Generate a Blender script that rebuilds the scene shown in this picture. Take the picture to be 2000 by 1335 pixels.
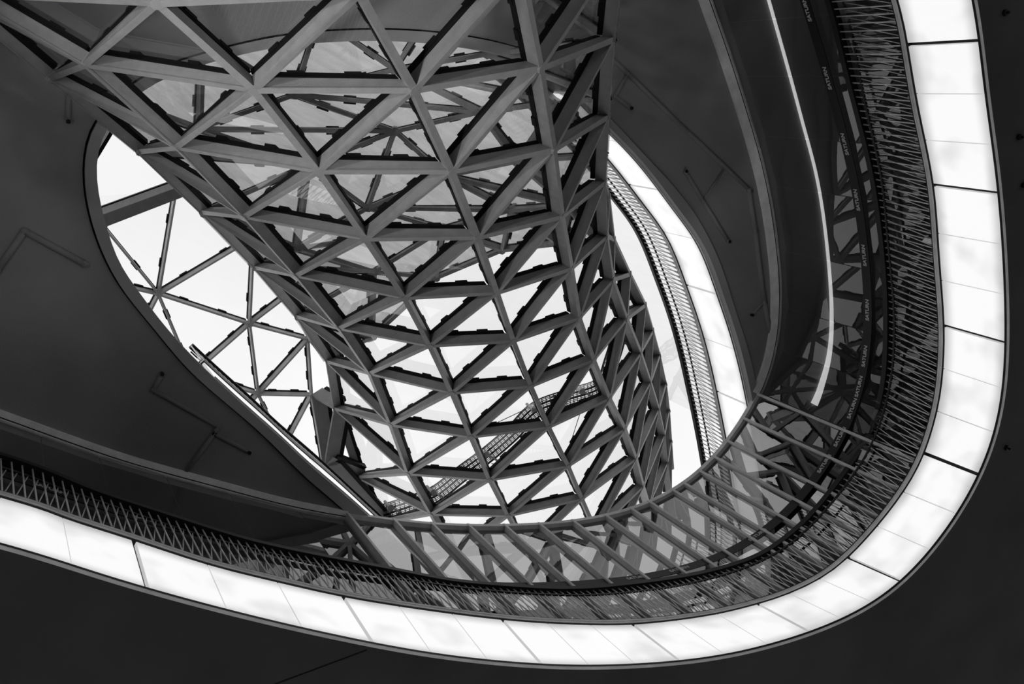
import bpy, bmesh, math, random
from mathutils import Vector, Matrix
random.seed(7)
S = bpy.context.scene
for o in list(bpy.data.objects): bpy.data.objects.remove(o)
COL = S.collection

# ------------------------------------------------------------------ camera, world, exposure
F = 1944.0
EYE = 1.6
zc = Vector((-1000, 517, -F)).normalized()
fw = Vector((0, 0, -1))
yw = (fw - zc * fw.dot(zc)).normalized()
xw = yw.cross(zc)
RM = Matrix((xw, yw, zc))                      # camera axes -> world axes
cd = bpy.data.cameras.new('camera'); cam = bpy.data.objects.new('camera', cd); COL.objects.link(cam)
cam.matrix_world = Matrix.Translation((0, 0, EYE)) @ RM.to_4x4()
cd.sensor_width = 36; cd.lens = F / 2000 * 36; cd.clip_end = 500
S.camera = cam
S.view_settings.view_transform = 'Standard'; S.view_settings.look = 'None'
S.view_settings.gamma = 1; S.view_settings.use_curve_mapping = False
S.view_settings.exposure = 0.0
w = bpy.data.worlds.new('overcast'); S.world = w; w.use_nodes = True
nt = w.node_tree; bg = nt.nodes['Background']
tc = nt.nodes.new('ShaderNodeTexCoord'); nz = nt.nodes.new('ShaderNodeTexNoise'); cr = nt.nodes.new('ShaderNodeValToRGB')
nz.inputs['Scale'].default_value = 2.2; nz.inputs['Detail'].default_value = 5
cr.color_ramp.elements[0].position = .3; cr.color_ramp.elements[0].color = (.87, .87, .87, 1)
cr.color_ramp.elements[1].position = .62; cr.color_ramp.elements[1].color = (1, 1, 1, 1)
nt.links.new(tc.outputs['Generated'], nz.inputs['Vector']); nt.links.new(nz.outputs['Fac'], cr.inputs['Fac'])
nt.links.new(cr.outputs['Color'], bg.inputs['Color']); bg.inputs['Strength'].default_value = 1.0

# unseen fill lamps, added low down to brighten ceilings and funnel
for lx, ly in ((-11, 3), (-8, 14), (3, 21), (14, 14), (15, 1), (9, -9), (-5, -9)):
    l = bpy.data.lights.new('fill_lamp', 'POINT'); l.energy = 300; l.shadow_soft_size = .6
    lo = bpy.data.objects.new('fill_lamp', l); lo.location = (lx, ly, 1.2); COL.objects.link(lo)

for lx, ly, lz, e in ((5.5, 7.5, .6, 500), (-6.5, -3.0, 3.5, 3600), (-1.0, -7.0, 2.0, 1800)):                       # unseen fill spots, added to brighten the upper funnel beams
    l = bpy.data.lights.new('fill_spot', 'SPOT'); l.energy = e; l.shadow_soft_size = .3; l.spot_size = math.radians(29); l.spot_blend = 1
    lo = bpy.data.objects.new('fill_spot', l); lo.location = (lx, ly, lz); COL.objects.link(lo)
    lo.rotation_euler = (Vector((1.1, 1.5, 10.4)) - lo.location).to_track_quat('-Z', 'Y').to_euler()

# ------------------------------------------------------------------ materials
def new_mat(name):
    m = bpy.data.materials.new(name); m.use_nodes = True
    return m, m.node_tree, m.node_tree.nodes['Principled BSDF']
def paint(name, v, rough=.5, metal=0, spec=.5, var=.12, scale=6, bump=0, bscale=150):
    m, t, b = new_mat(name)
    n = t.nodes.new('ShaderNodeTexNoise'); n.inputs['Scale'].default_value = scale; n.inputs['Detail'].default_value = 6
    g = t.nodes.new('ShaderNodeTexCoord'); r = t.nodes.new('ShaderNodeValToRGB')
    a, c = v * (1 - var), v * (1 + var)
    r.color_ramp.elements[0].position = .3; r.color_ramp.elements[0].color = (a, a, a, 1)
    r.color_ramp.elements[1].position = .7; r.color_ramp.elements[1].color = (c, c, c, 1)
    t.links.new(g.outputs['Object'], n.inputs['Vector']); t.links.new(n.outputs['Fac'], r.inputs['Fac'])
    t.links.new(r.outputs['Color'], b.inputs['Base Color'])
    b.inputs['Roughness'].default_value = rough; b.inputs['Metallic'].default_value = metal
    b.inputs['Specular IOR Level'].default_value = spec
    if bump:
        n2 = t.nodes.new('ShaderNodeTexNoise'); n2.inputs['Scale'].default_value = bscale
        bp = t.nodes.new('ShaderNodeBump'); bp.inputs['Strength'].default_value = bump; bp.inputs['Distance'].default_value = .01
        t.links.new(g.outputs['Object'], n2.inputs['Vector']); t.links.new(n2.outputs['Fac'], bp.inputs['Height'])
        t.links.new(bp.outputs['Normal'], b.inputs['Normal'])
    return m
M = {}
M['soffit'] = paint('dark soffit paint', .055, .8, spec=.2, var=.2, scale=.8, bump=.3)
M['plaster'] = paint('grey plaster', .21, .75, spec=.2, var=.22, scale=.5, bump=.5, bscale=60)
M['ring'] = paint('ring plaster', .26, .6, spec=.3, var=.15, scale=.7)
M['trim'] = paint('trim metal', .75, .45, spec=.4)
M['steel'] = paint('grey steel paint', .24, .4, spec=.5, var=.1, scale=9, bump=.3, bscale=90)
M['lattice'] = paint('light steel paint', .5, .4)
M['gasket'] = paint('black rubber', .004, .6, spec=.15)
M['black'] = paint('black handrail', .006, .5, spec=.3)
M['rod'] = paint('brushed rod steel', .8, .3, metal=.2)
M['railmetal'] = paint('rail aluminium', .6, .4, metal=.3)
M['darkwall'] = paint('dark interior wall', .03, .8, spec=.1)
M['floor'] = paint('stone floor', .6, .5, scale=.3)
M['letter'] = paint('grey lettering', .45, .6)
M['paper'] = paint('white paper', .8, .8)
M['mesh'] = paint('walkway steel', .25, .5)

def glass(name, refl, trans, dirt, dirtcol, ior=1.5, bump=0, bscale=1.0, rough=.01):
    """mix: transparent / glossy by facing, plus a film of dirt in streaks"""
    m = bpy.data.materials.new(name); m.use_nodes = True; t = m.node_tree
    t.nodes.remove(t.nodes['Principled BSDF']); out = t.nodes['Material Output']
    tr = t.nodes.new('ShaderNodeBsdfTransparent'); tr.inputs['Color'].default_value = (trans, trans, trans, 1)
    gl = t.nodes.new('ShaderNodeBsdfGlossy'); gl.inputs['Roughness'].default_value = rough; gl.inputs['Color'].default_value = (.95, .95, .95, 1)
    lw = t.nodes.new('ShaderNodeLayerWeight'); lw.inputs['Blend'].default_value = .5
    pw = t.nodes.new('ShaderNodeMath'); pw.operation = 'POWER'; pw.inputs[1].default_value = 4
    fr = t.nodes.new('ShaderNodeMath'); fr.operation = 'MULTIPLY'; fr.inputs[1].default_value = .7
    t.links.new(lw.outputs['Facing'], pw.inputs[0]); t.links.new(pw.outputs[0], fr.inputs[0])
    ma = t.nodes.new('ShaderNodeMath'); ma.operation = 'ADD'; ma.use_clamp = True; ma.inputs[1].default_value = refl
    mx = t.nodes.new('ShaderNodeMixShader')
    t.links.new(fr.outputs[0], ma.inputs[0]); t.links.new(ma.outputs[0], mx.inputs['Fac'])
    t.links.new(tr.outputs[0], mx.inputs[1]); t.links.new(gl.outputs[0], mx.inputs[2])
    g = t.nodes.new('ShaderNodeTexCoord')
    if bump:
        n2 = t.nodes.new('ShaderNodeTexNoise'); n2.inputs['Scale'].default_value = bscale; n2.inputs['Detail'].default_value = 1
        bp = t.nodes.new('ShaderNodeBump'); bp.inputs['Strength'].default_value = 1; bp.inputs['Distance'].default_value = bump
        t.links.new(g.outputs['Object'], n2.inputs['Vector']); t.links.new(n2.outputs['Fac'], bp.inputs['Height'])
        t.links.new(bp.outputs['Normal'], gl.inputs['Normal'])
    last = mx
    if dirt:
        df = t.nodes.new('ShaderNodeBsdfDiffuse'); df.inputs['Color'].default_value = (dirtcol,) * 3 + (1,)
        tl = t.nodes.new('ShaderNodeBsdfTranslucent'); tl.inputs['Color'].default_value = (dirtcol,) * 3 + (1,)
        ad = t.nodes.new('ShaderNodeMixShader'); ad.inputs['Fac'].default_value = .5
        t.links.new(df.outputs[0], ad.inputs[1]); t.links.new(tl.outputs[0], ad.inputs[2])
        mp = t.nodes.new('ShaderNodeMapping'); mp.inputs['Scale'].default_value = (9, 1.2, 1.2)
        n = t.nodes.new('ShaderNodeTexNoise'); n.inputs['Scale'].default_value = 1.3; n.inputs['Detail'].default_value = 7
        r = t.nodes.new('ShaderNodeMapRange'); r.inputs['From Min'].default_value = .35; r.inputs['From Max'].default_value = .75
        r.inputs['To Min'].default_value = dirt * .5; r.inputs['To Max'].default_value = dirt * 1.8
        t.links.new(g.outputs['Object'], mp.inputs[0]); t.links.new(mp.outputs[0], n.inputs['Vector'])
        t.links.new(n.outputs['Fac'], r.inputs['Value'])
        m2 = t.nodes.new('ShaderNodeMixShader'); t.links.new(r.outputs[0], m2.inputs['Fac'])
        t.links.new(mx.outputs[0], m2.inputs[1]); t.links.new(ad.outputs[0], m2.inputs[2]); last = m2
    t.links.new(last.outputs[0], out.inputs['Surface'])
    return m
M['pane'] = glass('funnel glass', .05, .97, .02, .5)
M['dustypane'] = glass('dusty glass', .08, .55, .25, .4)
M['roofpane'] = glass('roof glass', .02, .98, .01, .6)
M['facade'] = glass('facade glass', .07, .8, 0, .5)
M['coated'] = glass('coated facade glass', .26, .16, 0, .5,)
M['wallglass'] = glass('upper wall glass', .12, .92, .05, .9, bump=.02, bscale=1.3)

def lamp_panel():
    m = bpy.data.materials.new('backlit panel'); m.use_nodes = True; t = m.node_tree
    b = t.nodes['Principled BSDF']; b.inputs['Base Color'].default_value = (.12, .12, .12, 1); b.inputs['Roughness'].default_value = .45
    uv = t.nodes.new('ShaderNodeUVMap'); sp = t.nodes.new('ShaderNodeSeparateXYZ')
    t.links.new(uv.outputs[0], sp.inputs[0])
    # uneven tubes behind the diffuser: a little dimmer by the long edges, soft blotches along it
    def tri(o, lo, hi):
        a = t.nodes.new('ShaderNodeMath'); a.operation = 'PINGPONG'; a.inputs[1].default_value = .5
        t.links.new(o, a.inputs[0])
        r = t.nodes.new('ShaderNodeMapRange'); r.interpolation_type = 'SMOOTHSTEP'
        r.inputs['From Min'].default_value = 0; r.inputs['From Max'].default_value = .22
        r.inputs['To Min'].default_value = lo; r.inputs['To Max'].default_value = hi
        t.links.new(a.outputs[0], r.inputs['Value']); return r.outputs[0]
    e = tri(sp.outputs['Y'], .55, 1.0)
    g = t.nodes.new('ShaderNodeTexCoord'); n = t.nodes.new('ShaderNodeTexNoise'); n.inputs['Scale'].default_value = 1.6; n.inputs['Detail'].default_value = 2
    r = t.nodes.new('ShaderNodeMapRange'); r.inputs['From Min'].default_value = .3; r.inputs['From Max'].default_value = .5
    r.inputs['To Min'].default_value = .8; r.inputs['To Max'].default_value = 1
    t.links.new(g.outputs['Object'], n.inputs['Vector']); t.links.new(n.outputs['Fac'], r.inputs['Value'])
    mu = t.nodes.new('ShaderNodeMath'); mu.operation = 'MULTIPLY'; t.links.new(e, mu.inputs[0]); t.links.new(r.outputs[0], mu.inputs[1])
    m3 = t.nodes.new('ShaderNodeMath'); m3.operation = 'MULTIPLY'; m3.inputs[1].default_value = PANEL; t.links.new(mu.outputs[0], m3.inputs[0])
    b.inputs['Emission Color'].default_value = (1, 1, 1, 1); t.links.new(m3.outputs[0], b.inputs['Emission Strength'])
    return m
PANEL = .93
M['panel'] = lamp_panel()
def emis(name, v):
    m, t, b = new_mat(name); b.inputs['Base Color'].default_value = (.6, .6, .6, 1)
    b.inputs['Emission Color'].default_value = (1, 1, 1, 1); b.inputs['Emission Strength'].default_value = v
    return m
M['strip'] = emis('reflection line', .6)  # glow of the added line that imitates a reflection in the glass

# ------------------------------------------------------------------ helpers
def H(px, py, h):
    """point at height h above the eye on the sight line through this pixel of the photo"""
    r = RM @ Vector(((px - 1000) / F, (667.5 - py) / F, -1)); r *= h / r.z
    return r + Vector((0, 0, EYE))
def Z(px, py, d):
    return RM @ (Vector(((px - 1000) / F, (667.5 - py) / F, -1)) * d) + Vector((0, 0, EYE))
def mesh(name, vs, fs, mat, uvs=None, smooth=False):
    me = bpy.data.meshes.new(name); me.from_pydata([tuple(v) for v in vs], [], fs)
    me.materials.append(mat); me.update()
    if uvs:
        l = me.uv_layers.new(name='UVMap')
        for i, u in enumerate(uvs): l.data[i].uv = u
    if smooth:
        for p in me.polygons: p.use_smooth = True
    return me
def obj(name, me, parent=None, label=None, cat=None, group=None, kind=None):
    o = bpy.data.objects.new(name, me); COL.objects.link(o)
    if parent is not None: o.parent = parent; o.matrix_parent_inverse = parent.matrix_world.inverted() if False else Matrix.Translation(-root_loc(parent))
    if label: o['label'] = label
    if cat: o['category'] = cat
    if group: o['group'] = group
    if kind: o['kind'] = kind
    return o
def root_loc(p):
    v = Vector(p.location)
    if p.parent is not None: v = v * 0
    return v
def thing(name, loc, label, cat, group=None, kind=None):
    o = bpy.data.objects.new(name, None); COL.objects.link(o); o.location = loc
    o['label'] = label
    if cat: o['category'] = cat
    if group: o['group'] = group
    if kind: o['kind'] = kind
    return o
QF = [(0, 3, 2, 1), (4, 5, 6, 7), (0, 1, 5, 4), (1, 2, 6, 5), (2, 3, 7, 6), (3, 0, 4, 7)]
class MB:
    def __init__(s): s.v = []; s.f = []
    def box8(s, p):
        n = len(s.v); s.v += p; s.f += [tuple(n + i for i in q) for q in QF]
    def prism(s, P, Q, vP, vQ, w, d0, d1, e0=0, e1=0):
        """bar from P to Q, width w, reaching from d0 to d1 along the inward vectors"""
        P = Vector(P); Q = Vector(Q); d = (Q - P); L = d.length; d.normalize()
        P = P + d * e0; Q = Q - d * e1
        sP = d.cross(vP).normalized() * w / 2; sQ = d.cross(vQ).normalized() * w / 2
        s.box8([P - sP + vP * d0, P + sP + vP * d0, P + sP + vP * d1, P - sP + vP * d1,
                Q - sQ + vQ * d0, Q + sQ + vQ * d0, Q + sQ + vQ * d1, Q - sQ + vQ * d1])
    def tube(s, P, Q, r, n=6, r2=None):
        P = Vector(P); Q = Vector(Q); d = (Q - P).normalized(); r2 = r if r2 is None else r2
        a = d.orthogonal().normalized(); b = d.cross(a); k = len(s.v)
        for c, rr in ((P, r), (Q, r2)):
            for i in range(n):
                t = 2 * math.pi * i / n; s.v.append(c + a * math.cos(t) * rr + b * math.sin(t) * rr)
        for i in range(n): j = (i + 1) % n; s.f.append((k + i, k + j, k + n + j, k + n + i))
        s.f.append(tuple(k + i for i in reversed(range(n)))); s.f.append(tuple(k + n + i for i in range(n)))
    def me(s, name, mat, smooth=False): return mesh(name, s.v, s.f, mat, smooth=smooth)
def spline(pts, step, closed=False):
    n = len(pts); out = []
    segs = n if closed else n - 1
    for i in range(segs):
        g = (lambda k: pts[k % n]) if closed else (lambda k: pts[max(0, min(n - 1, k))])
        p0, p1, p2, p3 = g(i - 1), g(i), g(i + 1), g(i + 2)
        m = 12
        for k in range(m):
            t = k / m
            out.append(.5 * ((2 * p1) + (p2 - p0) * t + (2 * p0 - 5 * p1 + 4 * p2 - p3) * t * t + (3 * p1 - p0 - 3 * p2 + p3) * t ** 3))
    if not closed: out.append(pts[-1].copy())
    else: out.append(pts[0].copy())
    return resample(out, step)
def resample(pts, step):
    L = [0]
    for a, b in zip(pts, pts[1:]): L.append(L[-1] + (b - a).length)
    n = max(2, round(L[-1] / step)); res = []; j = 0
    for k in range(n + 1):
        s = L[-1] * k / n
        while j < len(L) - 2 and L[j + 1] < s: j += 1
        u = (s - L[j]) / max(1e-9, L[j + 1] - L[j]); res.append(pts[j].lerp(pts[j + 1], u))
    return res
def smooth(pts, it, closed=False):
    for _ in range(it):
        q = [p.copy() for p in pts]; n = len(pts)
        for i in range(n):
            if not closed and i in (0, n - 1): continue
            q[i] = (pts[i - 1] + pts[i] * 2 + pts[(i + 1) % n]) / 4
        pts = q
    return pts
def px2plan(lst, h): return [Vector((H(x, y, h).x, H(x, y, h).y, 0)) for x, y in lst]
def up(p, h): return Vector((p.x, p.y, h + EYE))
def out_normals(pts, closed=False):
    """horizontal normals pointing away from the opening's middle"""
    n = len(pts); r = []
    for i in range(n):
        a = pts[(i - 1) % n] if closed else pts[max(0, i - 1)]; b = pts[(i + 1) % n] if closed else pts[min(n - 1, i + 1)]
        d = (b - a); d.z = 0; d.normalize(); m = Vector((d.y, -d.x, 0))
        if m.dot(pts[i] - CEN) < 0: m = -m
        r.append(m)
    return r
CEN = Vector((1.2, 4.5, 0))
def sweep(pts, nrm, prof, closed=False):
    """prof: list of (outward offset, height above the eye)"""
    n = len(pts); k = len(prof); vs = []; fs = []
    for p, m in zip(pts, nrm):
        for o, h in prof: vs.append(up(p + m * o, h))
    for i in range(n if closed else n - 1):
        j = (i + 1) % n
        for a in range(k):
            b = (a + 1) % k; fs.append((i * k + a, i * k + b, j * k + b, j * k + a))
    if not closed:
        fs.append(tuple(range(k))); fs.append(tuple((n - 1) * k + a for a in reversed(range(k))))
    return vs, fs

# ------------------------------------------------------------------ traced plan of the opening
LOOP = [Vector(p + (0,)) for p in [(7.2, 4.6), (8.6, 1.8), (9.5, -2), (9.3, -7), (7, -11), (3, -13), (-1, -12.5), (-3.0, -9), (-3.3, -4)]]
FO = [(0, 1064), (109, 1099), (233, 1140), (328, 1164), (475, 1204), (700, 1254), (860, 1283), (1060, 1302), (1200, 1303), (1374, 1290), (1500, 1264), (1627, 1222), (1718, 1176), (1774, 1131), (1849, 1043), (1913, 940), (1943, 868), (1964, 775), (1968, 700), (1968, 600), (1964, 498), (1959, 431), (1951, 337), (1934, 225), (1916, 97), (1908, 0)]
FI = [(0, 969), (95, 1002), (195, 1033), (271, 1057), (414, 1104), (571, 1142), (669, 1164), (810, 1187), (974, 1208), (1100, 1217), (1240, 1218), (1389, 1200), (1480, 1178), (1531, 1162), (1606, 1127), (1662, 1082), (1722, 1015), (1767, 955), (1804, 887), (1834, 782), (1842, 700), (1843, 630), (1833, 498), (1826, 393), (1815, 318), (1792, 210), (1771, 90), (1752, 0)]
RI = [(0, 891), (143, 948), (333, 1010), (475, 1055), (600, 1083), (780, 1117), (870, 1135), (960, 1144), (1100, 1152), (1210, 1145), (1353, 1125), (1449, 1100), (1500, 1078), (1561, 1031), (1598, 993), (1658, 915), (1698, 857), (1717, 797), (1730, 730), (1733, 600), (1727, 498), (1716, 404), (1701, 318), (1678, 225), (1656, 142), (1635, 56), (1620, 0)]
GT = [(0, 816), (119, 859), (266, 912), (361, 933), (475, 966), (571, 992), (685, 1011), (762, 1022), (838, 1031), (913, 1034), (1055, 1031), (1121, 1025), (1186, 1014), (1268, 990), (1342, 950), (1399, 900), (1456, 820), (1490, 765), (1512, 695), (1524, 600), (1517, 497), (1496, 353), (1467, 250), (1438, 157), (1412, 73), (1383, 0)]
HFO, HFI, HRL, HGT = 7.86, 8.845, 9.92, 12.3
def closed_curve(px, h, back=LOOP, step=.12, sm=6):
    p = px2plan(px, h)
    return smooth(spline(p + [Vector(b) for b in back], step, True)[:-1], sm, True)
cFI = closed_curve(FI, HFI); cFO = closed_curve(FO, HFO); cRL = closed_curve(RI, HRL)
GLOOP = [v + (v - CEN).normalized() * .25 for v in LOOP]
cGT = closed_curve(GT, HGT, GLOOP, sm=40)
def nearest_on(c, p):
    best = None; bd = 1e9; n = len(c)
    for i in range(n):
        a, b = c[i], c[(i + 1) % n]; d = b - a; t = max(0, min(1, (p - a).dot(d) / max(1e-12, d.length_squared)))
        q = a + d * t; e = (q - p).length_squared
        if e < bd: bd = e; best = q
    return best
cFO = smooth([nearest_on(cFO, p) for p in cFI], 25, True)
VIS = lambda p: p.y > -3.5         # the part of a loop near the view

HOL = [(185, 230), (165, 277), (159, 337), (165, 393), (183, 461), (206, 515), (236, 567), (289, 631), (356, 713), (409, 762), (504, 843), (594, 933), (661, 990)]
HCR = [(1478, 761), (1463, 691), (1434, 600), (1405, 510), (1364, 427), (1315, 361), (1249, 291), (1189, 227)]
HIL = [(208, 249), (187, 307), (191, 374), (204, 431), (232, 515), (262, 556), (296, 604), (345, 664), (408, 728), (475, 790), (561, 866), (600, 904), (700, 989)]
HIR = [(1467, 777), (1443, 674), (1418, 596), (1377, 485), (1323, 407), (1257, 320), (1189, 250)]
CRES_O = [Vector(p + (0,)) for p in [(-3.75, 7.6), (-4.6, 10), (-4.7, 12.8), (-3.3, 14.9), (-1.6, 14.7), (-.2, 13.3)]]
CRES_I = [Vector(p + (0,)) for p in [(-3.5, 7.6), (-4.3, 10), (-4.35, 12.6), (-3.2, 14.5), (-1.7, 14.3), (-.35, 13.1)]]
TOPO = [(1060, 110), (850, 60), (600, 60), (400, 100), (270, 150)]
TOPI = [(1060, 135), (850, 85), (600, 85), (400, 125), (280, 175)]
def hole_curve(a, cres, b, top, h, step=.15):
    p = px2plan(a, h) + cres + px2plan(b, h) + px2plan(top, h)
    return smooth(spline(p, step, True)[:-1], 3, True)
cHC = hole_curve(HOL, CRES_O, HCR, TOPO, HGT); cHI = hole_curve(HIL, CRES_I, HIR, TOPI, HGT)

# ------------------------------------------------------------------ the setting
def annulus(name, c, h0, h1, rad, mat, center=CEN, kind='structure', label=None):
    """slab from the closed curve c out to a circle: underside at h0, top at h1, with the inner edge face"""
    n = len(c); vs = []; fs = []
    o = []
    for p in c:
        d = (p - center); d.z = 0; o.append(center + d.normalized() * rad)
    for p in c: vs.append(up(p, h0))
    for p in o: vs.append(up(p, h0))
    for p in c: vs.append(up(p, h1))
    for p in o: vs.append(up(p, h1))
    for i in range(n):
        j = (i + 1) % n
        fs += [(i, n + i, n + j, j), (2 * n + i, 2 * n + j, 3 * n + j, 3 * n + i), (i, j, 2 * n + j, 2 * n + i), (n + i, 3 * n + i, 3 * n + j, n + j)]
    return obj(name, mesh(name, vs, fs, mat), label=label, kind=kind)
RAD = 30
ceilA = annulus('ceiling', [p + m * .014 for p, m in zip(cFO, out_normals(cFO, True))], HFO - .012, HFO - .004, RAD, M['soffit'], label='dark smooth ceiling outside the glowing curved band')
cFIo = [p + m * .15 for p, m in zip(cFI, out_normals(cFI, True))]
annulus('floor', cFIo, HFI - .12, HFI - .02, RAD, M['darkwall'], label='dark upper floor slab behind the rod balustrade')
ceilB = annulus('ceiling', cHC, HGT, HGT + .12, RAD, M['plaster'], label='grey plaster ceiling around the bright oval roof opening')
gn = M['floor']
obj('floor', mesh('floor', [(RAD * math.cos(a * math.pi / 16) + 1.2, RAD * math.sin(a * math.pi / 16) + 4.5, 0) for a in range(32)], [tuple(range(32))], gn), kind='structure', label='stone ground floor of the hall')
vs = []; fs = []
for a in range(48):
    for z in (0, HGT + EYE + .1): vs.append((1.2 + (RAD - .1) * math.cos(a * math.pi / 24), 4.5 + (RAD - .1) * math.sin(a * math.pi / 24), z))
for a in range(48): b = (a + 1) % 48; fs.append((2 * a, 2 * b, 2 * b + 1, 2 * a + 1))
obj('wall_outer', mesh('wall', vs, fs, M['darkwall']), kind='structure', label='dark outer wall of the hall')
# partition wall inside the glazed floor
gnm = out_normals(cGT, True)
part = [(p, m) for p, m in zip(cGT, gnm)]
v, f = sweep([p + m * 4 for p, m in part], gnm, [(0, HFI), (.1, HFI), (.1, HGT), (0, HGT)], True)
obj('wall_inner', mesh('wall', v, f, M['darkwall']), kind='structure', label='dark partition wall behind the glass facade')
# seam in the dark ceiling
g = MB(); a, b = H(525, 1338, HFO), H(716, 1267, HFO)
g.prism(a, b, Vector((0, 0, 1)), Vector((0, 0, 1)), .012, -.016, .0)
obj('seam', g.me('seam', M['gasket']), ceilA, label='thin dark seam line')
for x, y in ((1959, 25), (1987, 267), (1996, 361), (1963, 873)):
    g = MB(); p = H(x, y, HFO); g.tube(p, p - Vector((0, 0, .05)), .035, 10); g.tube(p - Vector((0, 0, .05)), p - Vector((0, 0, .09)), .015, 8)
    obj('sprinkler', g.me('sprinkler', M['black']), ceilA)

# raised pipes under the plaster
def pipe(pts, r=.035, holes=()):
    g = MB(); q = [H(x, y, HGT) - Vector((0, 0, .005)) for x, y in pts]
    for a, b in zip(q, q[1:]): g.tube(a, b, r, 8)
    for p in q: g.tube(p - Vector((0, 0, r * .9)), p + Vector((0, 0, .01)), r, 8)
    obj('conduit', g.me('conduit', M['plaster'], True), ceilB)
pipe([(-6, 528), (48, 451), (166, 515)], .04)
pipe([(134, 180), (133, 235)], .03)
pipe([(316, 730), (299, 761), (425, 832), (418, 846), (486, 881)], .03)
pipe([(418, 846), (360, 924)], .03)
pipe([(1192, 112), (1226, 144), (1340, 255), (1465, 372)], .035)
pipe([(1226, 144), (1200, 188), (1230, 210)], .03)
pipe([(1338, 335), (1372, 392), (1421, 470)], .035)
pipe([(1372, 392), (1412, 332)], .02)
pipe([(1462, 372), (1474, 450), (1492, 590), (1508, 668)], .045)
pipe([(1492, 590), (1468, 613)], .025)
for x, y in ((133, 237), (316, 729), (486, 882), (1231, 211), (1338, 334), (1422, 471), (1467, 614)):
    g = MB(); p = H(x, y, HGT); g.tube(p, p - Vector((0, 0, .05)), .025, 10)
    obj('junction_box', g.me('junction_box', M['black']), ceilB)

# ring around the oval opening
def polar(c, ang):
    n = len(c); best = None; cc = HCEN
    d = Vector((math.cos(ang), math.sin(ang), 0)); r = 0
    for i in range(n):
        a, b = c[i] - cc, c[(i + 1) % n] - cc; e = b - a
        den = d.x * e.y - d.y * e.x
        if abs(den) < 1e-9: continue
        t = (a.x * e.y - a.y * e.x) / den; u = (a.x * d.y - a.y * d.x) / den
        if t > 0 and -1e-6 <= u <= 1 + 1e-6: r = max(r, t)
    return cc + d * r
HCEN = sum(cHI, Vector()) / len(cHI)
vs = []; fs = []; N = len(cHI)
for p in cHI:
    a = math.atan2((p - HCEN).y, (p - HCEN).x); q = polar(cHC, a)
    q = q + (p - q).normalized() * .025
    if (q - HCEN).length < (p - HCEN).length + .04: q = p + (p - HCEN).normalized() * .04
    vs += [up(p, HGT - .03), up(q, HGT - .05), up(q, HGT + .1), up(p, HGT + .1)]
for i in range(N):
    j = (i + 1) % N
    for a in range(4): b = (a + 1) % 4; fs.append((4 * i + a, 4 * i + b, 4 * j + b, 4 * j + a))
obj('trim_1', mesh('ring', vs, fs, M['ring']), kind='structure', label='plain raised rim around the oval roof opening')

vs = []; fs = []
for p in cHI:
    a = math.atan2((p - HCEN).y, (p - HCEN).x); q = polar(cHC, a); n_ = (q - p).normalized()
    vs += [up(p + n_ * .03, HGT + .125), up(q + n_ * .25, HGT + .125), up(q + n_ * .25, HGT + .15), up(p + n_ * .03, HGT + .15)]
for i in range(N):
    j = (i + 1) % N
    for a in range(4): b = (a + 1) % 4; fs.append((4 * i + a, 4 * i + b, 4 * j + b, 4 * j + a))
obj('trim_2', mesh('ring', vs, fs, M['black']), kind='structure', label='dark closing strip above the rim of the oval opening')

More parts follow.
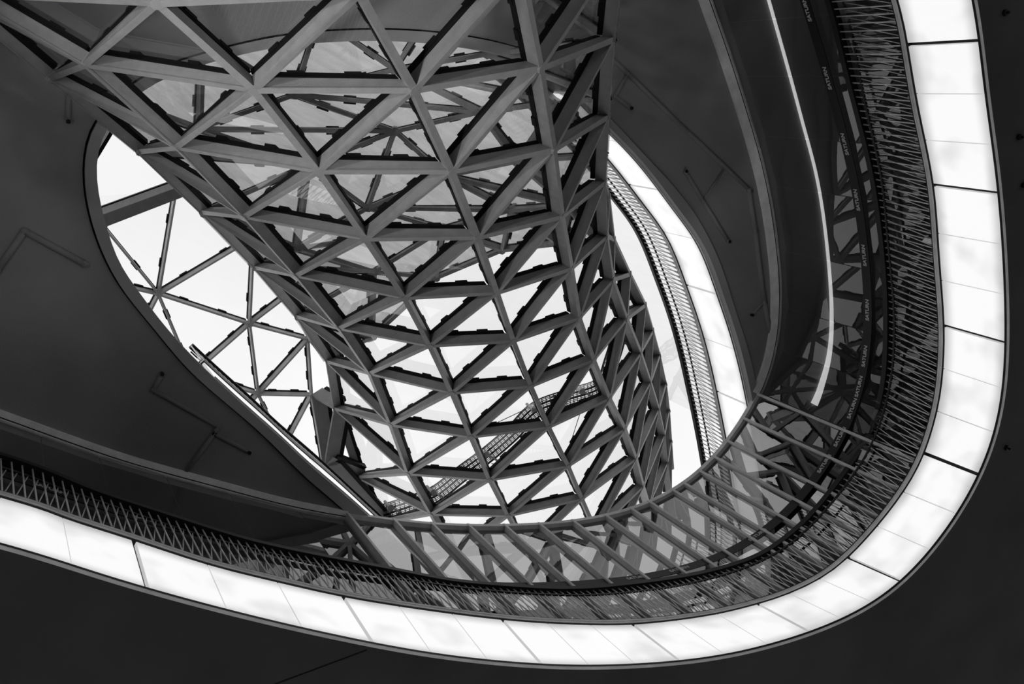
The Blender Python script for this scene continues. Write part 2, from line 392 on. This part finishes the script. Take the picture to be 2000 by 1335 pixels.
# ------------------------------------------------------------------ glowing fascia (lower)
def at_px(c, px, h):
    p = Vector((H(px[0], px[1], h).x, H(px[0], px[1], h).y, 0))
    n = len(c); return min(range(n), key=lambda i: (c[i] - p).length)
nFO = len(cFO)
def band(name, lower, hl, upper, hu, start, end, cuts, loc, label, cat, minor=3, majgap=.045, mingap=.012):
    """luminous panels between two closed curves; cuts are indices on the upper curve"""
    t = thing(name, loc, label, cat)
    n = len(upper)
    low = lower
    nr = out_normals(upper, True)
    cuts = sorted(cuts)
    segs = []
    for a, b in zip(cuts, cuts[1:]):
        for k in range(minor):
            segs.append((a + (b - a) * k / minor, a + (b - a) * (k + 1) / minor, k == 0, k == minor - 1))
    def pt(arr, s):
        i = int(math.floor(s)); u = s - i; return arr[i % n].lerp(arr[(i + 1) % n], u)
    for s0, s1, first, last in segs:
        g0 = (majgap if first else mingap) / .12; g1 = (majgap if last else mingap) / .12
        a, b = s0 + g0 / 2, s1 - g1 / 2; m = max(2, int((b - a) / 1.5)); vs = []; fs = []; uv = []
        for k in range(m + 1):
            s = a + (b - a) * k / m; L = pt(low, s); Up = pt(upper, s); N_ = pt(nr, s)
            vs += [up(L, hl), up(Up, hu), up(Up + N_ * .04, hu), up(L + N_ * .04, hl)]
        for k in range(m):
            i, j = 4 * k, 4 * k + 4
            for c in range(4):
                d = (c + 1) % 4; fs.append((i + c, i + d, j + d, j + c))
                vv = [0, 1, 1, 0]
                uv += [(k / m, vv[c]), (k / m, vv[d]), ((k + 1) / m, vv[d]), ((k + 1) / m, vv[c])]
        fs += [(0, 3, 2, 1), (4 * m, 4 * m + 1, 4 * m + 2, 4 * m + 3)]; uv += [(0, 0)] * 8
        obj('light_panel', mesh('light_panel', vs, fs, M['panel'], uv), t)
    # dark backing so that the joints read as lines
    i0, i1 = int(cuts[0]), int(cuts[-1])
    idx = [i % n for i in range(i0, i1 + 1)]
    vs = []; fs = []
    for k, i in enumerate(idx):
        L, Up, N_ = low[i], upper[i], nr[i]
        vs += [up(L + N_ * .045, hl), up(Up + N_ * .045, hu), up(Up + N_ * .08, hu), up(L + N_ * .08, hl)]
    for k in range(len(idx) - 1):
        i, j = 4 * k, 4 * k + 4
        for c in range(4): d = (c + 1) % 4; fs.append((i + c, i + d, j + d, j + c))
    obj('backing', mesh('backing', vs, fs, M['black']), t)
    for nm, arr, h, mt, dz in (('lower_trim', low, hl, M['trim'], -.018), ('upper_trim', upper, hu, M['trim'], .03)):
        P = [arr[i] for i in idx]; NN = [nr[i] for i in idx]
        lo_, hi_ = min(0, dz), max(0, dz)
        oo, wi_ = (.016, -.012) if dz < 0 else (.06, -.025)
        v, f = sweep(P, NN, [(wi_, h + lo_), (oo, h + lo_), (oo, h + hi_), (wi_, h + hi_)])
        obj(nm, mesh(nm, v, f, mt), t)
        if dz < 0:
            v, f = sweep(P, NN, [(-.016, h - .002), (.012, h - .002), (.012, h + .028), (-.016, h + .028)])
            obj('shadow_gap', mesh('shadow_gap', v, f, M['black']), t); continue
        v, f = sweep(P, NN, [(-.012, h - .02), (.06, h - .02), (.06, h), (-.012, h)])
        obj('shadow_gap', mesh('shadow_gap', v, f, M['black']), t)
    return t
MAJ = [(271, 1057), (669, 1165), (974, 1208), (1234, 1218), (1480, 1178), (1662, 1085), (1804, 887), (1843, 630), (1822, 355), (1771, 90)]
cuts = [at_px(cFI, p, HFI) for p in MAJ]
nFI = len(cFI)
stepL = cuts[1] - cuts[0]
stepR = cuts[-1] - cuts[-2]
nxt = cuts[0] - 2 * stepL + nFI - cuts[-1]; kk = round(nxt / stepR)          # the band closes round behind the viewer
cuts = [cuts[0] - 2 * stepL, cuts[0] - stepL] + cuts + [cuts[-1] + round(nxt * k / kk) for k in range(1, kk)] + [cuts[0] - 2 * stepL + nFI]
band('light_fascia', cFO, HFO, cFI, HFI, 0, 0, cuts, up(cFO[0], HFO), 'large glowing white curved band of backlit panels along the dark ceiling edge', 'light band')

# ------------------------------------------------------------------ rod balustrade (lower)
def balustrade(base, hb, rail, hr, i0, i1, step, loc, label, rodr, lean, railprof, name='rod_balustrade', limit=290):
    t = thing(name, loc, label, 'balustrade')
    n = len(base); idx = [i % n for i in range(i0, i1 + 1)]
    P = resample([base[i] for i in idx], step)
    R_ = [nearest_on(rail, p) for p in P]
    nr = out_normals(P)
    # handrail
    v, f = sweep(R_, nr, railprof); obj('handrail', mesh('handrail', v, f, M['black']), t)
    v, f = sweep(P, nr, [(-.035, hb + .03), (.03, hb + .03), (.03, hb + .05), (-.035, hb + .05)])
    obj('base_rail', mesh('base_rail', v, f, M['railmetal']), t)
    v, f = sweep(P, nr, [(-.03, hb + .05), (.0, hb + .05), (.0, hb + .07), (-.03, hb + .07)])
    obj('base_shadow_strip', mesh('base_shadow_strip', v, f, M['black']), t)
    # lower rail tube behind the rods
    v, f = sweep(P, nr, [(.05, hr - .2), (.07, hr - .2), (.07, hr - .17), (.05, hr - .17)])
    obj('inner_rail', mesh('inner_rail', v, f, M['black']), t)
    m = len(P)
    for i in range(m):
        g = MB(); g.tube(up(P[i], hb + .05), up(R_[i] + nr[i] * .01, hr), rodr, 6)
        if i < limit: obj('baluster', g.me('baluster', M['rod'], True), t)
    for i in range(m):
        j = i + lean
        if not (0 <= int(j) < m - 1): continue
        u = j - int(j); q = P[int(j)].lerp(P[int(j) + 1], u); nn = nr[int(j)]
        g = MB(); g.tube(up(P[i] + nr[i] * .03, hb + .05), up(q + nn * .06, hr - .16), rodr * .75, 5)
        if i < limit: obj('slanted_baluster', g.me('slanted_baluster', M['rod'], True), t)
    return t
i0 = at_px(cFI, (0, 969), HFI) - 8; i1 = at_px(cFI, (1752, 0), HFI) + 8
if i0 > i1: i0 -= nFI
balustrade(cFI, HFI, cRL, HRL, i0, i1, .098, up(cFI[i0 % nFI], HFI), 'long curved balustrade of thin steel rods with a black handrail above the large glowing band', .0085, 1.7,
           [(-.03, HRL - .03), (.07, HRL - .03), (.07, HRL + .05), (-.03, HRL + .05)])

# ------------------------------------------------------------------ glass facade with fins
FINS = [(1480, 766), (1456, 815), (1425, 862), (1399, 895), (1370, 923), (1342, 946), (1312, 965), (1268, 987), (1228, 1000), (1186, 1011), (1121, 1022), (1055, 1028), (983, 1031), (913, 1031), (838, 1028), (762, 1019), (678, 1004)]
fac = thing('glass_facade', up(cGT[0], HFI), 'tall curved glass facade with slim steel fins behind the rod balustrade', 'glass facade')
fi = [at_px(cGT, p, HGT) for p in reversed(FINS)]
nG = len(cGT)
SEAM_L = [(571, 992), (450, 960), (330, 926), (200, 889), (70, 842)]
SEAM_R = [(1516, 680), (1524, 590), (1514, 480), (1497, 360), (1470, 262), (1437, 155), (1405, 50)]
ci = sorted([at_px(cGT, p, HGT) for p in SEAM_L if 1] + fi + [at_px(cGT, p, HGT) for p in SEAM_R])
ci = [ci[0] - 24, ci[0] - 12] + ci + [ci[-1] + 14, ci[-1] + 28, ci[-1] + 42]
for a, b in zip(ci, ci[1:]):
    idx = [(i % nG) for i in range(a, b + 1)]
    P = [cGT[i] for i in idx]; NN = [gnm[i] for i in idx]
    if len(P) < 2: continue
    P = [P[0].copy(), P[-1].copy()]                    # flat panes
    vs = []; fs = []
    P[0] = P[0] + (P[1] - P[0]).normalized() * .006; P[-1] = P[-1] + (P[-2] - P[-1]).normalized() * .006
    for p in P: vs += [up(p, HFI + .02), up(p, HGT - .02)]
    for k in range(len(P) - 1): fs.append((2 * k, 2 * k + 1, 2 * k + 3, 2 * k + 2))
    obj('glass_panel', mesh('glass_panel', vs, fs, M['coated'] if fi[0] <= a < fi[-1] else M['facade'], smooth=True), fac)
for i in fi:
    p = cGT[i]; m = gnm[i]; d = m.cross(Vector((0, 0, 1))).normalized()
    g = MB(); a = p + m * .03
    w_ = .02
    g.box8([up(a - d * w_, HFI), up(a + d * w_, HFI), up(a + d * w_ - m * .11, HFI), up(a - d * w_ - m * .11, HFI),
            up(a - d * w_, HGT + .02), up(a + d * w_, HGT + .02), up(a + d * w_ - m * .11, HGT + .02), up(a - d * w_ - m * .11, HGT + .02)])
    obj('fin', g.me('fin', M['lattice']), fac)
a, b = fi[0], fi[-1]
idx = [i % nG for i in range(a, b + 1)]
v, f = sweep([cGT[i] for i in idx], [gnm[i] for i in idx], [(-.07, HGT - .05), (.05, HGT - .05), (.05, HGT + .03), (-.07, HGT + .03)])
obj('top_rail', mesh('top_rail', v, f, M['lattice']), fac)
for x0, x1, wd in ((ci[0], a, .10), (b, ci[-1], .17)):
    idx = [i % nG for i in range(x0, x1 + 1)]
    P = [cGT[i] for i in idx]; NN = [gnm[i] for i in idx]
    v, f = sweep(P, NN, [(-wd, HGT - .05), (.03, HGT - .05), (.03, HGT - .002), (-wd, HGT - .002)])
    obj('edge_trim', mesh('edge_trim', v, f, M['trim']), fac)
    v, f = sweep(P, NN, [(-.03, HGT - .054), (-.018, HGT - .054), (-.018, HGT - .04), (-.03, HGT - .04)])
    obj('trim_groove', mesh('trim_groove', v, f, M['black']), fac)

# ------------------------------------------------------------------ lettered band on the facade
HB = 10.32
sb = thing('lettered_band', up(cGT[0], HB), 'narrow black band with repeated grey capital lettering along the dark glass facade', 'sign')
idx = [i % nG for i in range(ci[0], ci[-1] + 1)]
P = [cGT[i] for i in idx]; NN = [gnm[i] for i in idx]
v, f = sweep(P, NN, [(-.055, HB - .08), (-.045, HB - .08), (-.045, HB + .08), (-.055, HB + .08)])
obj('band', mesh('band', v, f, M['black']), sb)
fc = bpy.data.curves.new('lettering', 'FONT'); fc.body = 'SATURN'; fc.offset = .003; fc.size = .085; fc.align_x = 'CENTER'; fc.align_y = 'CENTER'; fc.extrude = .002
tmp = bpy.data.objects.new('tmp', fc); COL.objects.link(tmp)
bpy.context.view_layer.update()
tme = bpy.data.meshes.new_from_object(tmp.evaluated_get(bpy.context.evaluated_depsgraph_get()))
bpy.data.objects.remove(tmp); tme.materials.clear(); tme.materials.append(M['letter'])
WORDS = [(1588, 18), (1626, 150), (1656, 272), (1677, 386), (1692, 498), (1697, 608), (1698, 688), (1689, 748), (1671, 800), (1643, 858), (1611, 912), (1320, 1120), (1250, 1133), (110, 955), (285, 1018), (1480, 1040)]
for x, y in WORDS:
    i = at_px(cGT, (x, y), HB); p = cGT[i]; m = gnm[i]
    right = m.cross(Vector((0, 0, 1))).normalized()          # seen from inside: reading direction
    upv = Vector((0, 0, 1)); nrm = right.cross(upv)
    mat = Matrix((right, upv, nrm)).transposed().to_4x4(); mat.translation = up(p - m * .059, HB)
    o = obj('lettering', tme, sb); o.matrix_parent_inverse = Matrix.Translation(-Vector(sb.location)); o.matrix_basis = mat

# reflection line added behind the right facade, a glowing stand-in for a reflected line
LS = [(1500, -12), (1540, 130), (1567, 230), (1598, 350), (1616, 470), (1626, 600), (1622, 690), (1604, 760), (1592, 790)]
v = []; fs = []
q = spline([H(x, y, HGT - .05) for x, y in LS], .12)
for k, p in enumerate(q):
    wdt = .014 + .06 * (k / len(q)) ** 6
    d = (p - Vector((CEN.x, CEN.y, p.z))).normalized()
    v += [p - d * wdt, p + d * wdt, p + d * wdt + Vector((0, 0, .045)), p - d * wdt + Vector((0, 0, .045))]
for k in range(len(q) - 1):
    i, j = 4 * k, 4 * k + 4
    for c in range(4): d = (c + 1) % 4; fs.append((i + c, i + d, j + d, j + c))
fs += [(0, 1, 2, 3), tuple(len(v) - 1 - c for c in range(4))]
ls = obj('reflection_line', mesh('reflection_line', v, fs, M['strip']), label='thin bright curved reflection line added as a glowing shape behind the dark right glass facade', cat='reflection line')

# ------------------------------------------------------------------ upper fascia, balustrade and glass wall around the oval opening
F2 = [(1187, 306), (1265, 402), (1315, 481), (1356, 580), (1385, 666), (1407, 766), (1424, 857)]
H2L, H2U, H2R = HGT + .12, 13.27, 14.15
def smallest(c, px, h): return at_px(c, px, h)
nH = len(cHI)
# the run of the loop from the lower left, round the right-hand side, to behind the funnel
a = smallest(cHI, (420, 740), HGT); b = smallest(cHI, (1060, 135), HGT)
if b < a: b += nH
step2 = 14; cuts2 = list(range(a, b + 1, step2))
band('light_fascia', cHI, H2L, cHI, H2U, 0, 0, cuts2, up(cHI[a % nH], H2L), 'smaller glowing white curved band inside the oval roof opening', 'light band', minor=2, majgap=.03)
a3 = a; b3 = b
cHI_list = cHI
balustrade(cHI, H2U, cHI, H2R, a3, b3, .09, up(cHI[a3 % nH], H2U), 'upper rod balustrade on the smaller glowing band inside the oval opening', .010, 1.5,
           [(-.03, H2R - .03), (.05, H2R - .03), (.05, H2R + .05), (-.03, H2R + .05)], limit=295)
nHm = out_normals(cHI, True)
gw = thing('upper_glass_wall', up(cHI[a % nH], H2U), 'pale wavy glass wall rising behind the upper rod balustrade', 'glass wall')
wi = smallest(cHI, (1467, 777), HGT) - 8; 
k0 = wi; seg = 10
while k0 + seg <= b + 6:
    idx = [i % nH for i in range(k0, k0 + seg + 1)]
    vs = []; fs = []
    for i in idx: vs += [up(cHI[i] + nHm[i] * .35, H2U), up(cHI[i] + nHm[i] * .35, 16.6)]
    for k in range(seg): fs.append((2 * k, 2 * k + 1, 2 * k + 3, 2 * k + 2))
    obj('glass_panel', mesh('glass_panel', vs, fs, M['wallglass'], smooth=True), gw)
    k0 += seg
annulus('floor', [p + m * .1 for p, m in zip(cHI, nHm)], H2U - .1, H2U - .03, RAD * .6, M['plaster'], center=HCEN, label='top floor slab around the oval opening')

# ------------------------------------------------------------------ steel funnel
ROWS = {
 0: [(-115, -20), (-75, -12), (307, 6), (703, -12), (1020, -57), (1222, -114)],
 1: [(96, 154), (165, 127), (496, 176), (810, 176), (1057, 133), (1199, 77)],
 2: [(270, 296), (343, 288), (622, 335), (883, 335), (1083, 292), (1188, 228)],
 3: [(393, 414), (476, 423), (714, 467), (934, 464), (1099, 423), (1182, 356), (1190, 385)],
 4: [(497, 522), (577, 538), (790, 582), (971, 572), (1117, 524), (1186, 461), (1200, 468)],
 5: [(578, 617), (661, 641), (839, 675), (1003, 666), (1132, 621), (1198, 546), (1231, 535)],
 6: [(637, 705), (721, 729), (882, 767), (1037, 754), (1160, 703), (1225, 622), (1261, 595)],
 7: [(652, 797), (762, 829), (919, 853), (1072, 834), (1191, 778), (1252, 688), (1276, 645)],
 8: [(696, 931), (796, 925), (956, 937), (1110, 910), (1221, 837), (1271, 745), (1289, 692)],
 9: [(740, 1022), (841, 1004), (992, 1007), (1137, 974), (1243, 895), (1287, 797), (1301, 748)],
 10: [(790, 1100), (885, 1085), (1030, 1075), (1165, 1038), (1257, 949), (1298, 848), (1307, 800)],
 11: [(830, 1180), (925, 1165), (1065, 1150), (1190, 1095), (1268, 985), (1304, 902), (1311, 860)],
 12: [(865, 1260), (960, 1245), (1095, 1220), (1210, 1150), (1276, 1040), (1311, 958), (1315, 915)],
}
ZR = [7.2, 8.2, 9.4, 10.6, 11.9, 13.0, 14.1, 15.1, 16.1, 17.0, 17.9, 18.8, 19.6]
NP = {}; RADR = {}
for i, r in ROWS.items():
    xl, xr = r[0][0], (r[6][0] if len(r) > 6 else r[5][0])
    half = (xr - xl) / 2 / F * ZR[i] * (1.0); RADR[i] = half
    for j, (x, y) in enumerate(r):
        u = max(-1, min(1, (x - xl) / (xr - xl) * 2 - 1))
        NP[i, j] = Z(x, y, ZR[i] + half * (1 - math.sqrt(max(0, 1 - u * u))))
AX = {i: (NP[i, 0] + NP[i, 6 if len(ROWS[i]) > 6 else 5]) / 2 for i in ROWS}
NV = {}
def col_at(i, j): return NP.get((i, j))
for (i, j), p in NP.items():
    # inward vector: towards the axis, square to the run of the surface
    a = NP.get((i + 1, j)) or p; b = NP.get((i - 1, j)) or p
    t = (a - b).normalized()
    v = AX[i] - p
    # push the axis point on behind the front skin so that mid nodes do not degenerate
    fwd = (NP[i, 2] + NP[i, 3]) / 2; v = v + (AX[i] - fwd) * .35
    v = v - t * v.dot(t); NV[i, j] = v.normalized()
fun = thing('steel_funnel', AX[3], 'huge twisting funnel of triangulated grey steel beams and glass hanging through the oval opening', 'funnel structure')
FE = []; FT = []
for i in range(12):
    for j in range(len(ROWS[i])):
        if i == 11 and j < 4: continue
        if (i + 1, j) in NP: FE.append(((i, j), (i + 1, j)))
    for j in range(len(ROWS[i]) - 1):
        if i == 11 and j < 4: continue
        if (i, j + 1) in NP:
            FE.append(((i, j), (i, j + 1)))
            A, B, C_, D = (i, j), (i, j + 1), (i + 1, j), (i + 1, j + 1)
            if D in NP:
                if j == 0: FE.append((A, D)); FT += [(A, B, D), (A, D, C_)]
                else: FE.append((C_, B)); FT += [(A, B, C_), (B, D, C_)]
for (A, B) in FE:
    P, Q = NP[A], NP[B]; vP, vQ = NV[A], NV[B]; L = (Q - P).length
    if L < .12: continue
    g = MB(); g.prism(P, Q, vP, vQ, .052, .0, .125, .015, .015)
    g.prism(P, Q, vP, vQ, .064, -.010, .004, .03, .03)
    bo = obj('beam', g.me('beam', M['steel']), fun)
    g = MB(); e = min(.06, L * .1)
    g.prism(P, Q, vP, vQ, .07, .127, .185, e, e)
    if L > .5:
        d = (Q - P)
        for u in (.3, .68):
            c = P + d * u; vv = vP.lerp(vQ, u).normalized(); h = d.normalized() * .09
            g.prism(c - h * .8, c + h * .8, vv, vv, .082, .15, .2)
    obj('gasket', g.me('gasket', M['gasket']), bo)
for n_, (i, j) in enumerate(NP):
    if i > 10 and j < 4 or i > 11: continue
    g = MB(); p = NP[i, j]; v = NV[i, j]; g.tube(p - v * .016, p + v * .12, .055, 8, .05)
    obj('node', g.me('node', M['steel']), fun)
for T in FT:
    q = [NP[k] + NV[k] * .18 for k in T]
    if (q[1] - q[0]).cross(q[2] - q[0]).length < .02: continue
    c = sum(q, Vector()) / 3; q = [p + (c - p) * .03 for p in q]
    nn = (q[1] - q[0]).cross(q[2] - q[0]).normalized() * .012
    me = mesh('glass_pane', q, [(0, 1, 2)], M['pane'])
    obj('glass_pane', me, fun)
# far skin of the funnel, seen through the near one
LE = [(-115, -20), (96, 154), (270, 296), (393, 414), (497, 522), (578, 617), (637, 705)]
RE = [(1222, -114), (1208, -20), (1199, 77), (1190, 190), (1184, 300), (1182, 400), (1184, 478)]
RIM = [(637, 705), (722, 660), (850, 540), (985, 483), (1100, 470), (1184, 478)]
TOP = [(-115, -20), (150, -75), (420, -90), (700, -100), (960, -110), (1222, -114)]
zL = [ZR[i] + RADR[i] for i in range(7)]; zRr = [ZR[0] + RADR[0], 9.6, 10.6, 11.7, 12.6, 13.6, 14.6]
BP = {}; BV = {}
for i in range(7):
    t = i / 6
    for j in range(6):
        s = j / 5
        if 0 < j < 5 and 0 < i < 6: s_ = s + (.07 if i % 2 else -.07) * 1
        else: s_ = s
        def lp(A, f_):
            k = min(len(A) - 2, int(f_ * (len(A) - 1))); u = f_ * (len(A) - 1) - k
            return Vector(A[k]).lerp(Vector(A[k + 1]), u)
        l, r = Vector(LE[i]), Vector(RE[i]); tp, rm = lp(TOP, s_), lp(RIM, s_)
        c00, c01, c10, c11 = Vector(TOP[0]), Vector(TOP[-1]), Vector(RIM[0]), Vector(RIM[-1])
        p = l * (1 - s_) + r * s_ + tp * (1 - t) + rm * t - (c00 * (1 - s_) * (1 - t) + c01 * s_ * (1 - t) + c10 * (1 - s_) * t + c11 * s_ * t)
        u = s * 2 - 1; half = (zL[i] * 0 + (r.x - l.x) / 2 / F * 11)
        z = zL[i] * (1 - s_) + zRr[i] * s_ + .35 + half * 1.25 * math.sqrt(max(0, 1 - u * u))
        BP[i, j] = Z(p.x, p.y, z)
cb = {i: sum((BP[i, j] for j in range(6)), Vector()) / 6 for i in range(7)}
for k, p in BP.items():
    i = k[0]; c = (BP[i, 0] + BP[i, 5]) / 2; v = (c - p)
    if v.length < .1: v = cb[i] - p
    if k[1] in (0, 5): v = (cb[i] - p)
    BV[k] = v.normalized()
for i in range(7):
    for j in range(6):
        es = []
        if (i, j + 1) in BP: es.append((i, j + 1))
        if (i + 1, j) in BP and 0 < j < 5: es.append((i + 1, j))
        if (i + 1, j + 1) in BP and (i + j) % 1 == 0: es.append((i + 1, j + 1))
        for B in es:
            P, Q = BP[i, j], BP[B]
            # the skin's glass is outside, so the beams stand inwards of it
            g = MB(); g.prism(P, Q, BV[i, j], BV[B], .06, .0, .15, .02, .02)
            bo = obj('beam', g.me('beam', M['steel']), fun)
            g = MB(); g.prism(P, Q, BV[i, j], BV[B], .08, -.05, -.002, .05, .05); d = Q - P
            for u in (.3, .68):
                c = P + d * u; h = d.normalized() * .09; g.prism(c - h, c + h, BV[i, j], BV[i, j], .13, -.06, -.03)
            obj('gasket', g.me('gasket', M['gasket']), bo)
        if i < 6 and j < 5:
            for T in (((i, j), (i, j + 1), (i + 1, j + 1)), ((i, j), (i + 1, j + 1), (i + 1, j))):
                q = [BP[k] - BV[k] * .05 for k in T]; c = sum(q, Vector()) / 3; q = [p + (c - p) * .03 for p in q]
                obj('glass_pane', mesh('glass_pane', q, [(0, 1, 2)], M['dustypane']), fun)

for k, p in BP.items():
    if k[1] in (0, 5) or k[0] == 0: continue
    g = MB(); v = BV[k]; g.tube(p - v * .07, p + v * .15, .07, 8); obj('node', g.me('node', M['steel']), fun)

# ------------------------------------------------------------------ thin roof lattice on the left
HR_ = 17.2
LN = {'a': (311, 576), 'b': (489, 634), 'c': (603, 664), 'd': (610, 773), 'e': (506, 771), 'f': (345, 372), 'g': (155, 385), 'h': (175, 545),
      'i': (252, 690), 'j': (377, 732), 'k': (440, 840), 'l': (556, 875), 'm': (633, 907), 'n': (497, 465), 'o': (602, 548), 'p': (640, 500)}
LP = {k: H(x, y, HR_) for k, (x, y) in LN.items()}
LP['d'] = H(610, 773, 16.9); LP['m'] = H(633, 907, 16.5)
LEDG = ['ab', 'bc', 'cd', 'de', 'af', 'ag', 'ah', 'ai', 'aj', 'an', 'bn', 'bo', 'be', 'bj', 'ce', 'ej', 'ek', 'el', 'dl', 'lm', 'dm', 'co', 'fn', 'gf', 'fg', 'kl', 'gh', 'hi', 'ij', 'jk', 'no']
seen = set()
rl = thing('roof_lattice', LP['b'], 'thin pale steel roof lattice of large triangles against the white sky at left', 'roof lattice')
UPV = Vector((0, 0, 1))
for e in LEDG:
    k = ''.join(sorted(e))
    if k in seen or k in ('fg',): continue
    seen.add(k); P, Q = LP[e[0]], LP[e[1]]
    tilt = Vector((.25, -.3, 1)).normalized()
    g = MB(); g.prism(P, Q, tilt, tilt, .036, 0, .10, .02, .02)
    bo = obj('beam', g.me('beam', M['lattice']), rl)
    g = MB(); g.prism(P, Q, tilt, tilt, .055, .102, .14, .05, .05)
    d = Q - P
    for u in (.28, .7):
        c = P + d * u; h = d.normalized() * .09; g.prism(c - h * .8, c + h * .8, tilt, tilt, .085, .11, .15)
    obj('gasket', g.me('gasket', M['gasket']), bo)
for T in ('abn', 'afn', 'agf', 'agh', 'ahi', 'aij', 'abj', 'bej', 'bce', 'cde', 'del', 'ekl', 'ejk', 'bno', 'bco', 'dlm'):
    q = [LP[c] + Vector((0, 0, .125)) for c in T]; c = sum(q, Vector()) / 3; q = [p + (c - p) * .03 for p in q]
    obj('glass_pane', mesh('glass_pane', q, [(0, 1, 2)], M['roofpane']), rl)
for k, p in LP.items():
    g = MB(); g.tube(p - UPV * .01, p + UPV * .1, .05, 8); obj('node', g.me('node', M['lattice']), rl)
# the short ties from the lattice to the funnel
for P, Q in ((LP['d'], NP[7, 0]), (LP['m'], NP[7, 0]), (LP['m'], NP[8, 0]), (LP['d'], LP['m'] + Vector((-.05, 0, 0))), (LP['c'], NP[6, 0]), (LP['c'], NP[5, 0]), (LP['m'], NP[9, 0])):
    d = (Q - P).normalized(); v = NV[7, 0]; v = (v - d * v.dot(d)).normalized()
    g = MB(); g.prism(P, Q, v, v, .075, 0, .24); bo = obj('beam', g.me('beam', M['steel']), fun)
    g = MB(); g.prism(P, Q, v, v, .10, .242, .31, .05, .05); obj('gasket', g.me('gasket', M['gasket']), bo)
# gutter beam and glass edge rails above the upper left of the opening
gt = thing('gutter_beam', H(150, 455, 16.2), 'broad dark gutter beam crossing the roof opening at upper left', 'beam')
g = MB(); g.prism(H(120, 462, 16.2), H(365, 368, 16.2), UPV, UPV, .2, 0, .35); obj('web', g.me('web', M['steel']), gt)
g = MB(); g.prism(H(120, 433, 16.15), H(365, 344, 16.15), UPV, UPV, .02, 0, .1); obj('upper_flange', g.me('upper_flange', M['gasket']), gt)
g = MB(); g.prism(H(120, 441, 16.15), H(365, 352, 16.15), UPV, UPV, .10, .0, .03); obj('white_channel', g.me('white_channel', M['paper']), gt, label='pale channel strip')
g = MB(); g.prism(H(120, 420, 16.6), H(365, 372, 16.6), UPV, UPV, .02, 0, .03); obj('edge_line', g.me('edge_line', M['gasket']), gt)
rb = thing('rafter', H(160, 350, 16.8), 'short slanting dark rafter in the upper left corner of the roof opening', 'beam')
g = MB(); g.prism(H(150, 370, 16.8), H(250, 205, 16.8), UPV, UPV, .06, 0, .2); obj('web', g.me('web', M['gasket']), rb)
g = MB(); g.prism(H(143, 364, 16.8), H(243, 199, 16.8), UPV, UPV, .08, .0, .08); obj('flange', g.me('flange', M['paper']), rb, label='pale flange')

# ------------------------------------------------------------------ maintenance walkway above the funnel mouth
WK = [(748, 1001), (842, 968), (900, 925), (950, 888), (1000, 845), (1045, 800), (1110, 775), (1172, 752), (1195, 700), (1215, 630)]
hw = 17.0
wk = thing('maintenance_walkway', H(748, 1001, hw), 'perforated steel maintenance walkway crossing above the lower funnel panes', 'walkway')
cl = spline([H(x, y, hw) for x, y in WK], .09)
wn = []
for i in range(len(cl)):
    d = cl[min(len(cl) - 1, i + 1)] - cl[max(0, i - 1)]; wn.append(d.cross(UPV).normalized())
g = MB()
for i, (p, m) in enumerate(zip(cl, wn)):
    g.prism(p - m * .17, p + m * .17, UPV, UPV, .018, 0, .01)
for o_ in [-.17 + .034 * k for k in range(11)]:
    for i in range(len(cl) - 1):
        g.prism(cl[i] + wn[i] * o_, cl[i + 1] + wn[i + 1] * o_, UPV, UPV, .014, 0, .012)
gr = obj('grating', g.me('grating', M['mesh']), wk); gr['kind'] = 'stuff'
for o_ in (-.18, -.05, .06, .18):
    g = MB()
    for i in range(len(cl) - 1): g.prism(cl[i] + wn[i] * o_, cl[i + 1] + wn[i + 1] * o_, UPV, UPV, .018, -.03, 0)
    obj('stringer', g.me('stringer', M['gasket']), wk)
for x, y in ((762, 990), (845, 960), (948, 886), (1042, 797), (1135, 762)):
    p = H(x, y, hw - .3); g = MB(); g.tube(p, p + Vector((0, 0, .3)), .03, 8); g.tube(p + Vector((0, 0, -.05)), p, .07, 12)
    g.tube(p + Vector((.0, 0, .2)), H(x + 22, y + 12, hw), .025, 6)
    obj('post', g.me('post', M['mesh']), wk)
for P_, Q_ in (((960, 1105 - 200), (1085, 912)), ((885, 985), (965, 1000)), ((1110, 760), (960, 830)), ((1135, 800), (1108, 885)), ((858, 1010), (870, 1060))):
    g = MB(); g.tube(H(P_[0], P_[1], hw), H(Q_[0], Q_[1], hw), .008, 5); obj('cable', g.me('cable', M['gasket']), wk)

# ------------------------------------------------------------------ scrap of paper in the balustrade
p = H(1822, 474, HFI + .09); i = at_px(cFI, (1833, 474), HFI); m = out_normals(cFI, True)[i]; d = m.cross(UPV).normalized()
vs = [p - d * .03 - UPV * .0, p + d * .05, p + d * .06 + UPV * .1 - m * .02, p + d * .0 + UPV * .16 - m * .03, p - d * .02 + UPV * .08]
vs2 = [v_ + m * .004 for v_ in vs]
obj('paper_scrap', mesh('paper', vs + vs2, [(0, 1, 2, 3, 4), (9, 8, 7, 6, 5)] + [(k, (k + 1) % 5, 5 + (k + 1) % 5, 5 + k) for k in range(5)], M['paper']), label='small pale scrap of paper caught at the foot of the right balustrade rods', cat='paper')
